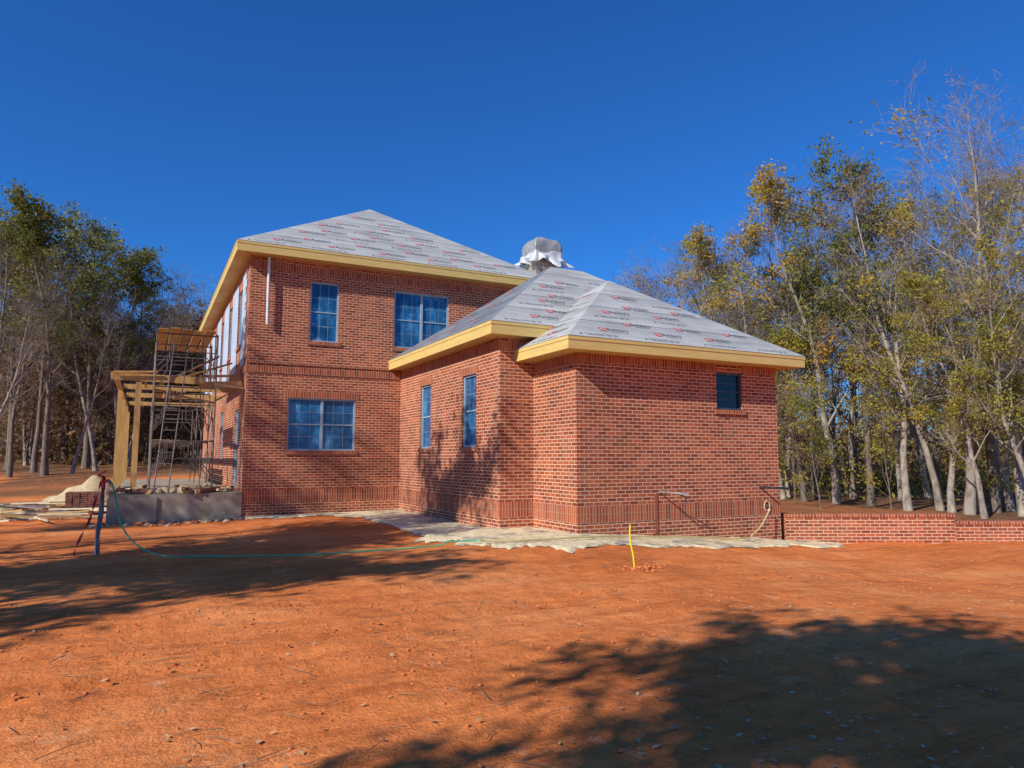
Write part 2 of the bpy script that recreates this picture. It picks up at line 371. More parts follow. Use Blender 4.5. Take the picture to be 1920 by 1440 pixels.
def window(ax,c,h,sash,nxm,nym,lintel=False,door=False,fm='film'):
    l,r,b,t=h
    fr='mund' if fm=='filmd' else 'frame'; mu='mund' if fm=='filmd' else 'munt'
    def bx(s,a0,a1,d0,d1,z0,z1,mat,o=None):
        oo=o or (0,0,0)
        if ax=='Y': s.box(a0,a1,c+d0,c+d1,z0,z1,mat,oo)
        else: s.box(c+d0,c+d1,a0,a1,z0,z1,mat,oo)
    s=MB(); bx(s,l+.01,r-.01,.095,.115,b+.01,t-.01,fm)
    win=s.build('door' if door else 'window',H)
    s=MB(); fw=.05
    bx(s,l+.002,l+fw,.045,.093,b+.002,t-.002,fr);bx(s,r-fw,r-.002,.045,.093,b+.002,t-.002,fr)
    bx(s,l+fw,r-fw,.045,.093,t-fw,t-.002,fr);bx(s,l+fw,r-fw,.045,.093,b+.002,b+fw,fr)
    W=(r-l)/sash
    for k in range(1,sash): bx(s,l+k*W-.04,l+k*W+.04,.05,.092,b+fw,t-fw,fr)
    for k in range(sash):
        a0=l+k*W+(.04 if k else fw); a1=l+(k+1)*W-(.04 if k<sash-1 else fw)
        zm=(b+t)/2
        if not door: bx(s,a0,a1,.07,.0915,zm-.018,zm+.018,mu if fm!='film' else fr)
        for q in range(1,nxm): xq=a0+(a1-a0)*q/nxm; bx(s,xq-.008,xq+.008,.090,.0945,b+fw,t-fw,mu)
        for q in range(1,nym):
            if q*2==nym and not door: continue
            zq=b+fw+(t-b-2*fw)*q/nym; bx(s,a0,a1,.0895,.094,zq-.008,zq+.008,mu)
    s.build('frame',win)
    if not door:
        s=MB(); bx(s,l-.06,r+.06,-.05,.044,b-.10,b-.001,'soldier',(l,l,b-.10)); s.build('sill',win)
    if lintel:
        s=MB(); bx(s,l-.1,r+.1,-.012,-.002,t+.002,t+.21,'soldier',(l-.1,l-.1,t+.002)); s.build('lintel',win)
window('Y',22.0,W1,1,3,4,False); window('Y',22.0,W2,2,3,4,False); window('Y',22.0,W3,2,3,4,True)
window('X',7.27,WA,1,3,4,True); window('X',7.27,WB,1,3,4,True); window('Y',12.83,BXW,1,3,4,False,fm='filmd')
for h in upw: window('X',2.55,h,1,2,4)
window('X',2.55,low[0],1,1,1,True,True)
for h in low[1:]: window('X',2.55,h,1,2,4,True)
# roofs
def hip(x0,x1,y0,y1,z,pitch):
    w_,d_=x1-x0,y1-y0; out=[]
    A,B,C,D=[Vector(q) for q in ((x0,y0,z),(x1,y0,z),(x1,y1,z),(x0,y1,z))]
    if w_<=d_:
        h=w_/2; a=Vector((x0+h,y0+h,z+h*pitch)); b=Vector((x0+h,y1-h,z+h*pitch))
        polys=[(A,B,[A,B,a]),(D,A,[D,A,a,b]),(B,C,[B,C,b,a]),(C,D,[C,D,b])]
    else:
        h=d_/2; a=Vector((x0+h,y0+h,z+h*pitch)); b=Vector((x1-h,y0+h,z+h*pitch))
        polys=[(A,B,[A,B,b,a]),(D,A,[D,A,a]),(B,C,[B,C,b]),(C,D,[C,D,a,b])]
    for P,Q,poly in polys:
        u=(Q-P).normalized(); n=(poly[1]-poly[0]).cross(poly[2]-poly[0]).normalized(); v=n.cross(u)
        out.append((P,u,v,n,poly))
    return out
def textgeo(body,bold=.012):
    cu=bpy.data.curves.new('txt','FONT'); cu.body=body; cu.offset=bold; cu.resolution_u=2; cu.fill_mode='FRONT'
    ob=bpy.data.objects.new('txt',cu); COL.objects.link(ob)
    dg=bpy.context.evaluated_depsgraph_get(); m=ob.evaluated_get(dg).to_mesh()
    v=[(q.co.x,q.co.y) for q in m.vertices]; f=[tuple(p.vertices) for p in m.polygons]
    ob.evaluated_get(dg).to_mesh_clear(); bpy.data.objects.remove(ob); bpy.data.curves.remove(cu)
    mx=min(a for a,_ in v); my=min(b for _,b in v); v=[(a-mx,b-my) for a,b in v]
    return v,f,max(a for a,_ in v),max(b for _,b in v)
T1=textgeo('Builders',.015);T2=textgeo('FirstSource',.004);T3=textgeo('TECHNO SB 25',.006)
def stamp(s,T,mat,P,u,v,n,ox,oy,wid):
    k=wid/T[2]; b=len(s.v)
    for a,c in T[0]: s.v.append(tuple(P+u*(ox+a*k)+v*(oy+c*k)+n*.008))
    mi=s.mi(mat)
    for f in T[1]: s.f.append(tuple(b+q for q in f)); s.uv.append([(0,0)]*len(f)); s.m.append(mi)
def inside(pt,poly2,m):
    for i in range(len(poly2)):
        ax,ay=poly2[i];bx,by=poly2[(i+1)%len(poly2)]
        L=math.hypot(bx-ax,by-ay); d=((bx-ax)*(pt[1]-ay)-(by-ay)*(pt[0]-ax))/L
        if d<m: return False
    return True
def roof(name,x0,x1,y0,y1,z,pitch,fh,wall,letters,k,skip=()):
    sl=hip(x0-.02,x1+.02,y0-.02,y1+.02 if 'B' not in skip else y1,z+.004,pitch)
    s=MB()
    for idx,(P,u,v,n,poly) in enumerate(sl):
        p2=[((q-P).dot(u),(q-P).dot(v)) for q in poly]
        s.poly(poly,p2,'roofshade' if (name=='wing_roof' and idx==1) else 'roof')
    r=s.build(name,H)
    s=MB()
    for idx,(P,u,v,n,poly) in enumerate(sl):
        if idx not in letters: continue
        p2=[((q-P).dot(u),(q-P).dot(v)) for q in poly]; U=max(a for a,_ in p2); Vm=max(b for _,b in p2)
        row=0; vv=.10
        while vv<Vm:
            kind=row%3
            st=1.8*k if kind==0 else 1.6*k; uu=.2+random.random()*.3-(.8*k*(row%2))
            while uu<U:
                if kind==0:
                    w_=1.15*k; hh=.12*k
                    if all(inside(q,p2,.03) for q in ((uu,vv),(uu+w_,vv),(uu+w_,vv+hh),(uu,vv+hh))):
                        tri=([(0,0),(.12,0),(.06,.12),(.06,.03)],[(0,3,2),(3,1,2)],.12,.12)
                        stamp(s,tri,'letter',P,u,v,n,uu,vv,.11*k); stamp(s,T3,'letter',P,u,v,n,uu+.16*k,vv,.88*k)
                else:
                    w_=.9*k; hh=.26*k
                    if all(inside(q,p2,.03) for q in ((uu,vv),(uu+w_,vv),(uu+w_,vv+hh),(uu,vv+hh))):
                        sq=([(0,0),(.2,0),(.2,.2),(0,.2)],[(0,1,2,3)],.2,.2); stamp(s,sq,'letterred',P,u,v,n,uu,vv+.03,.18*k)
                        sl2=([(0,.11),(.05,.15),(.2,.05),(.15,.01)],[(0,3,2,1)],.2,.15); stamp(s,sl2,'letterw',P,u,v,n+n*.4,uu+.01,vv+.05,.15*k)
                        stamp(s,T1,'letter',P,u,v,n,uu+.22*k,vv+.09*k,.60*k); stamp(s,T2,'letter',P,u,v,n,uu+.31*k,vv,.44*k)
                uu+=st
            vv+= (.28 if kind==0 else .46)*k; row+=1
    if s.v: s.build('roof_lettering',r)
    s=MB(); t=.035; zs=z-fh
    yb=y1 if 'B' not in skip else y1-.01
    s.box(x0,x1,y0,y0+t,zs,z,'yellow'); s.box(x0,x0+t,y0+t+.001,yb,zs,z,'yellow'); s.box(x1-t,x1,y0+t+.001,yb,zs,z,'yellow')
    if 'B' not in skip: s.box(x0+t+.001,x1-t-.001,y1-t,y1,zs,z,'yellow')
    s.box(x0-.012,x1+.012,y0-.012,y0-.001,z-.075,z+.001,'yellow'); s.box(x0-.012,x0-.001,y0,yb,z-.075,z+.001,'yellow')
    s.build('fascia_board',H)
    s=MB(); s.box(x0+t+.001,x1-t-.001,y0+t+.001,yb-t-.001,zs+.012,zs+.03,'soffit'); s.build('soffit',H)
roof('main_roof',2.1,12.9,21.55,39.15,8.0,.65,.30,None,(0,),1.04)
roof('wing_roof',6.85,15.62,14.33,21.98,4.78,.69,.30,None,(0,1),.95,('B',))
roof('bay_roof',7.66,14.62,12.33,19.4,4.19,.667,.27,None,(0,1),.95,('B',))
# chimney
c=MB(); c.box(13.2,14.3,23.6,24.6,-.5,9.9,'block'); ch=c.build('chimney',H)
def crumple(s,x0,x1,y0,y1,z0,z1,mat,amp,flare=0,seed=0,fr=2.6,rnd=0):
    n=18; b0=len(s.v); cx,cy=(x0+x1)/2,(y0+y1)/2
    per=[]
    for i in range(n): per.append((x0+(x1-x0)*i/n,y0))
    for i in range(n): per.append((x1,y0+(y1-y0)*i/n))
    for i in range(n): per.append((x1-(x1-x0)*i/n,y1))
    for i in range(n): per.append((x0,y1-(y1-y0)*i/n))
    m=14; L=len(per); mi=s.mi(mat)
    for j in range(m+1):
        t=j/m
        for i,(x,y) in enumerate(per):
            f=1+flare*(1-t)**1.5*(.6+1.5*noise.noise(Vector((i*.3,seed,1))))
            f*=1-rnd*max(0,t-.6)**2*2
            px=cx+(x-cx)*f; py=cy+(y-cy)*f; pz=z0+(z1-z0)*t
            if flare: pz+=(1-t)*.25*noise.noise(Vector((i*.22,seed,7)))
            q=Vector((px,py,pz)); d=Vector((noise.noise(q*fr+Vector((seed,0,0))),noise.noise(q*fr+Vector((9,seed,0))),noise.noise(q*fr+Vector((0,5,seed)))*1.2))
            s.v.append(tuple(q+d*amp))
    for j in range(m):
        for i in range(L):
            a=b0+j*L+i; b=b0+j*L+(i+1)%L; s.f.append((a,b,b+L,a+L)); s.uv.append([(0,0)]*4); s.m.append(mi)
    s.v.append((cx,cy,z1+.03)); t=len(s.v)-1
    for i in range(L): s.f.append((b0+m*L+i,b0+m*L+(i+1)%L,t)); s.uv.append([(0,0)]*3); s.m.append(mi)
s=MB(); crumple(s,13.14,14.36,23.54,24.66,9.45,10.32,'plast',.05,0,1,2.2,.75); s.build('chimney_cover',ch,smooth=True)
s=MB(); crumple(s,13.12,14.38,23.52,24.68,9.28,9.72,'plastw',.10,.62,4,2.6); s.build('plastic_skirt',ch,smooth=True)
s=MB(); s.tube([(3.05,21.88,7.68),(3.05,21.87,6.6),(3.06,21.88,5.62)],.045,8,'white'); s.build('hanging_drain_pipe',H)
s=MB(); s.tube([(10.35,12.84,.90),(10.35,12.40,.90)],.024,8,'greyp'); s.tube([(10.33,12.40,.90),(10.80,12.38,.85)],.014,8,'white'); s.tube([(10.40,12.5,.92),(10.75,12.44,.80),(10.80,12.44,.66)],.012,6,'black'); s.tube([(10.62,12.42,.80),(10.66,12.42,.98)],.014,6,'rust')
s.build('water_pipe_stub',H)
s=MB(); s.box(10.20,10.28,12.812,12.8175,-.2,.84,'stain'); s.build('clay_drip_strip',H)
s=MB(); s.tube([(13.45,12.84,.95),(13.5,12.40,.95),(13.9,12.38,.93)],.028,8,'black'); s.build('black_pipe_stub',H)
s=MB(); s.tube([(13.62+.09*math.cos(t*.4),12.79,.50+.12*math.sin(t*.4)) for t in range(17)],.013,6,'sand'); s.tube([(13.62,12.84,.5),(13.62,12.78,.5)],.045,12,'rust'); s.build('wall_vent',H)
# ---------------------------------------------------------------- porch
s=MB(); s.box(-.8,2.54,21.95,38.0,-1.2,.68,'conc'); s.box(-.84,.35,21.90,21.949,-1.2,.60,'conc')
tag(s.build('porch_slab',loc=(0,22,0)),'raised bare concrete porch slab beside the brick house','slab')
PF=thing('porch_frame',(-.3,22.6,.68),'unfinished timber porch posts and beams on concrete slab','porch')
def post(x,y,z0,z1,w=.09,lean=0):
    s=MB(); s.obox((x,y,(z0+z1)/2),Vector((w,0,0)),Vector((0,w,0)),Vector((lean,0,(z1-z0)/2)),'wood'); s.build('post',PF)
post(-.25,22.55,.68,3.80,.075); post(-.76,25.0,.68,3.79,.07); post(-.78,28.6,.68,3.79,.08); post(-.78,32.4,.68,3.79,.08); post(-.78,36.6,.68,3.79,.08)
def beam(x0,x1,y0,y1,z0,z1,nm='beam',tilt=0,mat='wood'):
    s=MB(); s.obox(((x0+x1)/2,(y0+y1)/2,(z0+z1)/2),Vector(((x1-x0)/2,0,tilt)),Vector((0,(y1-y0)/2,0)),Vector((0,0,(z1-z0)/2)),mat); s.build(nm,PF)
beam(-.95,1.45,22.47,22.53,3.82,4.03,tilt=-.02); beam(1.3,2.5,22.60,22.66,3.74,3.93,tilt=.03); beam(-.86,-.78,22.67,37.4,3.82,4.02)
beam(-.1,-.05,22.67,25,3.84,4.0); beam(-.9,.2,22.36,22.40,4.05,4.10,'loose_board',.03)
for y in (25.6,29.0,33.4): beam(-.7,2.5,y,y+.05,3.86,4.02,'joist')
for (c0,a,b_,m_) in (((1.95,22.85,4.12),Vector((.62,.1,.05)),Vector((-.02,.12,0)),'woodh'),((1.3,23.1,4.2),Vector((.95,.25,.38)),Vector((-.02,.07,0)),'wood'),((-.45,22.95,4.12),Vector((.4,.35,.05)),Vector((-.05,.06,0)),'wood'),((2.1,22.5,3.55),Vector((.35,.0,.22)),Vector((0,.03,0)),'woodh'),((2.15,22.3,3.75),Vector((.38,.05,-.03)),Vector((0,.12,0)),'woodh')):
    s=MB(); s.obox(c0,a,b_,Vector((0,0,.03)),m_); s.build('loose_board',PF)
# ---------------------------------------------------------------- scaffolding
SC=thing('scaffolding',(1,26,.68),'rusty steel tube scaffolding with plank decks beside the wall','scaffolding')
sx0,sx1=.15,1.75; bays=[22.3,24.5,27.5,30.5,33.5]
r=.023
for iy,y in enumerate(bays):
    for lv in range(3 if iy<3 else 2):
        z=.70+lv*1.53; s=MB()
        for x in (sx0,sx1): s.tube([(x,y,z),(x,y,z+1.5)],r,6)
        s.tube([(sx0,y,z+1.45),(sx1,y,z+1.45)],r,6); s.tube([(sx0,y,z+.95),(sx1,y,z+.95)],r*.7,5)
        s.tube([(sx1-.4,y,z+.95),(sx1-.4,y,z+1.45)],r*.7,5); s.tube([(sx0+.4,y,z+.95),(sx0+.4,y,z+1.45)],r*.7,5)
        s.tube([(sx1-.4,y,z+.95),(sx1,y,z+.45)],r*.6,5); s.tube([(sx0+.4,y,z+.95),(sx0,y,z+.45)],r*.6,5)
        s.build('scaffold_frame',SC)
for iy in range(len(bays)-1):
    for lv in range(3 if iy<2 else 2):
        z=.70+lv*1.53
        for x in (sx0,sx1):
            s=MB(); s.tube([(x,bays[iy],z+.15),(x,bays[iy+1],z+1.3)],r*.55,5); s.tube([(x,bays[iy],z+1.3),(x,bays[iy+1],z+.15)],r*.55,5); s.build('cross_brace',SC)
for (y0,y1,z,n) in ((22.1,26.7,5.29,5),(24.3,27.7,3.72,3),(27.3,33.7,2.25,3)):
    for k in range(n):
        x=sx0+.16+k*.31; s=MB(); e=random.uniform(-.25,.25); s.box(x-.13,x+.12,y0+e,y1+e,z+random.uniform(0,.03),z+.05,random.choice(['woodh','wood'])); s.build('plank',SC)
for c0,a in (((1.0,22.75,4.2),Vector((.85,.1,.5))),((1.1,22.6,3.4),Vector((.7,.1,-.12)))):
    s=MB(); s.obox(c0,a,Vector((0,.12,0)),Vector((0,0,.025)),'woodh'); s.build('plank',SC)
s=MB(); s.tube([(.25,22.12,.7),(.60,22.22,4.9)],.022,6,'greyp'); s.tube([(.62,22.12,.7),(.97,22.22,4.9)],.022,6,'greyp')
for q in range(13):
    t=(q+.6)/13.5; s.tube([(.25+.35*t,22.12+.1*t,.7+4.2*t),(.62+.35*t,22.12+.1*t,.7+4.2*t)],.014,5,'greyp')
s.build('ladder',SC)
# ---------------------------------------------------------------- low garden wall
s=MB(); P0=Vector((14.25,12.82,0)); d=Vector((FY,-FX,0)); nrm=Vector((-FX,-FY,0))
def seg(s,t0,t1,z1,th=.22):
    a=P0+d*t0;b=P0+d*t1; zb=-1.3; cap=.075
    for off,sg in ((0,1),(th,-1)):
        q=[a-nrm*off,b-nrm*off]
        pts=[Vector((q[0].x,q[0].y,zb)),Vector((q[1].x,q[1].y,zb)),Vector((q[1].x,q[1].y,z1)),Vector((q[0].x,q[0].y,z1))]
        s.poly(pts,[(t0,zb-z1),(t1,zb-z1),(t1,0),(t0,0)],'brick')
    for e in (a,b):
        s.poly([(e.x,e.y,zb),(e.x-nrm.x*th,e.y-nrm.y*th,zb),(e.x-nrm.x*th,e.y-nrm.y*th,z1),(e.x,e.y,z1)],[(0,zb),(th,zb),(th,z1),(0,z1)],'brick')
    c0=a+nrm*.02; c1=b+nrm*.02; c2=b-nrm*(th+.02); c3=a-nrm*(th+.02)
    z0=z1+.001; z2=z1+cap
    def q4(p,q,uv0,uv1): s.poly([(p.x,p.y,z0),(q.x,q.y,z0),(q.x,q.y,z2),(p.x,p.y,z2)],[(uv0,.02),(uv1,.02),(uv1,.19),(uv0,.19)],'soldier')
    q4(c0,c1,t0,t1);q4(c2,c3,t1,t0);q4(c1,c2,0,th);q4(c3,c0,0,th)
    s.poly([(c0.x,c0.y,z2),(c1.x,c1.y,z2),(c2.x,c2.y,z2),(c3.x,c3.y,z2)],[(t0,0),(t1,0),(t1,.208),(t0,.208)],'soldier')
seg(s,0,4.22,.20); seg(s,4.225,11,.02)
tag(s.build('garden_wall',loc=(14.25,12.82,-.4)),'low stepped red brick wall running off from the house','wall')
# ---------------------------------------------------------------- small things
def catm(P,n=8):
    P=[Vector(p) for p in P]; out=[]
    for i in range(len(P)-1):
        a=P[max(i-1,0)];b=P[i];c=P[i+1];e=P[min(i+2,len(P)-1)]
        for k in range(n):
            t=k/n; out.append(.5*((2*b)+(c-a)*t+(2*a-5*b+4*c-e)*t*t+(3*b-a-3*c+e)*t**3))
    out.append(P[-1]); return out
hp=[(-.58,14.62,1.28),(-.50,14.55,1.22),(-.42,14.4,.95),(-.3,14.15,.5),(.0,13.75,.16),(.47,13.3,None),(1.4,12.8,None),(2.73,12.4,None),(4,12.42,None),(5.15,12.37,None),(6.4,12.0,None),(7.8,12.05,None),(9.2,12.2,None),(10.8,12.3,None),(11.7,12.3,None),(12.3,12.35,-.22),(13.0,12.5,-.02),(13.62,12.7,.42)]
pts=[]
for x,y,z in catm([(a,b,(gz(a,b)+.03) if c is None else c) for a,b,c in hp],10):
    zz=max(z,gz(x,y)+.03)
    if x>5.0 and z<gz(x,y)+.15: zz=gz(x,y)+.09
    pts.append((x,y,zz))
k=int(len(pts)*.55)
s=MB(); s.tube(pts[:k+1],.015,7,'green'); s.tube(pts[k:],.018,7,'hosey')
tag(s.build('garden_hose',loc=(2,13,0),smooth=True),'long green hose snaking across red clay to house','hose')
HY=thing('yard_hydrant',(-.64,14.65,-.1),'wrapped standpipe water tap with red handle and ribbon','water tap')
gz0=gz(-.64,14.65)
s=MB(); s.tube([(-.66,14.65,gz0-.1),(-.675,14.65,.3),(-.64,14.65,.7),(-.63,14.65,1.1)],[.045,.036,.045,.026],9,'greyp'); s.tube([(-.69,14.60,gz0-.1),(-.70,14.60,.5)],.010,7,'white'); s.build('standpipe',HY,smooth=True)
s=MB(); s.tube([(-.63,14.65,1.1),(-.63,14.65,1.33)],.034,8,'red'); s.tube([(-.63,14.65,1.22),(-.56,14.6,1.26),(-.5,14.56,1.2)],.024,7,'red'); s.tube([(-.63,14.65,1.33),(-.72,14.7,1.36),(-.6,14.6,1.42)],.016,6,'red'); s.build('tap_head',HY,smooth=True)
s=MB()
rp=catm([(-.66,14.62,1.25),(-.74,14.6,.9),(-.8,14.58,.6),(-.92,14.55,.3),(-1.0,14.5,.05),(-.98,14.48,gz0+.02)],6)
for i in range(len(rp)-1):
    a,b=rp[i],rp[i+1]; w1=Vector((.024*math.cos(i*.5),.024*math.sin(i*.5),0)); w2=Vector((.024*math.cos(i*.5+.5),.024*math.sin(i*.5+.5),0))
    s.poly([a-w1,b-w2,b+w2,a+w1],None,'red')
s.build('ribbon',HY)
s=MB(); x,y=6.78,9.04; z=gz(x,y)
s.tube(catm([(x,y,z-.05),(x-.03,y,z+.2),(x-.065,y+.02,z+.42),(x-.06,y+.02,z+.66)],6),.013,8,'yel')
tag(s.build('marker_stub',loc=(x,y,z),smooth=True),'bent yellow plastic pipe sticking up from clay','pipe')
def lump(s,c,r,mat,sq=.7,sd=0):
    b=len(s.v); n,m=8,5
    for j in range(m+1):
        ph=math.pi*j/m
        for i in range(n):
            th=2*math.pi*i/n; d=Vector((math.sin(ph)*math.cos(th),math.sin(ph)*math.sin(th),math.cos(ph)*sq))
            rr=r*(1+.45*noise.noise(d*1.6+Vector((sd,sd*.7,0)))); s.v.append(tuple(Vector(c)+d*rr))
    mi=s.mi(mat)
    for j in range(m):
        for i in range(n):
            a=b+j*n+i;e=b+j*n+(i+1)%n; s.f.append((a,e,e+n,a+n)); s.uv.append([(0,0)]*4); s.m.append(mi)
M['clod']=simple('clay_clod',(.74,.22,.065),(.52,.14,.04),6,.95,.4)
M['twig']=simple('dry_twig',(.36,.22,.12),(.16,.10,.05),6,.9)
s=MB()
for i in range(60): lump(s,(6.88+random.gauss(0,.2),8.98+random.gauss(0,.12),z+.006),random.uniform(.008,.03),'clod',.8,i)
cc=[(random.uniform(-.6,.6),4+14*random.random()**1.4) for _ in range(14)]
for i in range(2200):
    if random.random()<.6: q=random.choice(cc); F=max(3.6,q[1]+random.gauss(0,.8)); R=q[1]*q[0]+random.gauss(0,1.1)
    else: F=3.6+18*random.random()**1.5; R=F*random.uniform(-.75,.75)
    x,y=rf(R,F)
    if (22>y>11.4 and x>5) or (x>2.4 and y>20.5): continue
    lump(s,(x,y,gz(x,y)+.004),random.choice([.004,.005,.006,.007,.009,.014])*(1+F*.04),'clod',.6,i)
o=s.build('clay_clods'); o['kind']='stuff'
s=MB()
for i in range(320):
    F=3.6+13*random.random()**1.4; R=F*random.uniform(-.72,.72); x,y=rf(R,F)
    if x>5 and y>11.2: continue
    a=random.uniform(0,6.28) if random.random()<.5 else random.gauss(.3,.4); L=random.uniform(.05,.34); z=gz(x,y)+.018; P=[Vector((x,y,z))]
    for q in range(3):
        a+=random.uniform(-.4,.4); P.append(P[-1]+Vector((math.cos(a)*L/3,math.sin(a)*L/3,random.uniform(-.002,.006))))
    s.tube(P,[.0035,.003,.0025,.002],4,'twig')
o=s.build('scattered_twigs'); o['kind']='stuff'
s=MB(); 
for i in range(900):
    F=3.6+15*random.random()**1.5; R=F*random.uniform(-.72,.74)
    if random.random()<.5: R=abs(R)*.6+.25*F
    x,y=rf(R,F)
    if x>5 and y>11.2: continue
    a=random.uniform(0,6.28); L=random.uniform(.010,.034); z=gz(x,y)+.016; u=Vector((math.cos(a),math.sin(a),random.uniform(-.2,.3)))*L; v=Vector((-math.sin(a),math.cos(a),random.uniform(-.3,.3)))*L*.5
    c=Vector((x,y,z)); s.poly([c-u,c-v,c+u,c+v],None,'lfall')
o=s.build('fallen_leaf_scatter'); o['kind']='stuff'
def mound(name,cx,cy,rx,ry,h,mat,label,cat):
    s=MB(); n=44
    z0=gz(cx,cy)
    for j in range(n+1):
        for i in range(n+1):
            a=(i/n*2-1)*1.15; b=(j/n*2-1)*1.15; q=math.hypot(a,b)*(1+.3*noise.noise(Vector((a*1.5,b*1.5,cy)))); x=cx+a*rx; y=cy+b*ry
            hh=h*max(0,1-q)**.8*(1+.6*noise.noise(Vector((a*2.6,b*2.6,cx)))) + .09*noise.noise(Vector((x*4,y*4,0)))*(q<1)
            s.v.append((x,y,gz(x,y)-.04+hh))
    mi=s.mi(mat)
    for j in range(n):
        for i in range(n):
            a=j*(n+1)+i; s.f.append((a,a+1,a+n+2,a+n+1)); s.uv.append([(0,0)]*4); s.m.append(mi)
    return tag(s.build(name,loc=(cx,cy,z0),smooth=True),label,cat)
x,y=rf(-15.7,27.0); mound('sand_pile',x,y,1.7,1.4,1.0,'sandt','heap of pale mortar sand on the clay','sand pile')
x,y=rf(-17.0,23.2); mound('dark_tarpaulin',x,y,1.3,.8,.35,'tarp','crumpled dark green tarpaulin lying on dirt','tarpaulin')
x,y=rf(-14.9,21.2); mound('sand_pile',x,y,1.2,1.0,.3,'sandt','low spread of pale sand beside the slab','sand pile')
def brickstack(R,F,nx_,ny_,nz_,lab):
    x,y=rf(R,F); z=gz(x,y); T=thing('brick_stack',(x,y,z),lab,'bricks')
    s=MB()
    for k in range(nz_):
        for i in range(nx_):
            for j in range(ny_):
                if k==nz_-1 and random.random()<.3: continue
                jx=random.uniform(-.012,.012); jy=random.uniform(-.012,.012)
                s.box(x+i*.205+jx,x+i*.205+.185+jx,y+j*.1+jy,y+j*.1+.085+jy,z+.1+k*.066,z+.1+k*.066+.056,'clay')
    s.build('bricks',T)
    s=MB()
    for q in range(3): s.box(x-.03,x+nx_*.205+.02,y+q*(ny_*.1-.1)/2,y+q*(ny_*.1-.1)/2+.09,z-.05,z+.07,'woodh')
    for q in range(5): s.box(x-.03+q*(nx_*.205)/5,x+.06+q*(nx_*.205)/5,y-.02,y+ny_*.1+.02,z+.072,z+.097,'woodh')
    s.build('pallet',T)
M['clay']=simple('loose_clay_brick',(.32,.13,.08),(.14,.055,.04),7,.85)
brickstack(-14.2,22.8,5,9,9,'square stack of new red bricks on pallet')
brickstack(-12.9,24.4,4,8,4,'low leftover stack of red bricks on pallet')
for i in range(60):
    R=random.uniform(-19,-11.8);F=random.uniform(18.6,26)
    x,y=rf(R,F); z=gz(x,y)+.05+random.random()*.18; a=random.gauss(-.45,.5); L=random.uniform(.3,1.6)
    s=MB(); s.obox((0,0,0),Vector((math.cos(a),math.sin(a),random.uniform(-.08,.12)))*L,Vector((-math.sin(a),math.cos(a),0))*random.uniform(.03,.11),Vector((0,0,.02)),random.choice(['woodh','wood','woodh','greyp','sand','greyp']))
    o=s.build('lumber_board'); o.location=(x,y,z); tag(o,'loose weathered lumber board lying on the dirt','board','scrap lumber scattered by the porch')
for i in range(56):
    x=random.uniform(-.7,2.3); y=random.uniform(22.02,23.6); s=MB(); a=random.uniform(0,3)
    L=random.uniform(.08,.4); s.obox((0,0,0),Vector((math.cos(a),math.sin(a),random.uniform(-.15,.25)))*L,Vector((-math.sin(a),math.cos(a),0))*.05,Vector((0,0,.025+random.random()*.05)),random.choice(['woodh','wood','clay','sand','sandt','clay']))
    o=s.build('scrap_board'); o.location=(x,y,.77); tag(o,'short offcut of wood lying on the porch slab','board','offcuts on the porch slab')
s=MB()
for i in range(420):
    if random.random()<.5: x=random.uniform(-1.2,2.5); y=21.9-abs(random.gauss(0,.35))
    else: x,y=rf(random.uniform(-18,-11.5),random.uniform(20,26))
    if x>-.85 and y>21.9: continue
    lump(s,(x,y,gz(x,y)+.01),random.choice([.02,.03,.03,.05,.08]),random.choice(['sandt','clod','clay','conc']),.6,i)
o=s.build('mortar_rubble'); o['kind']='stuff'
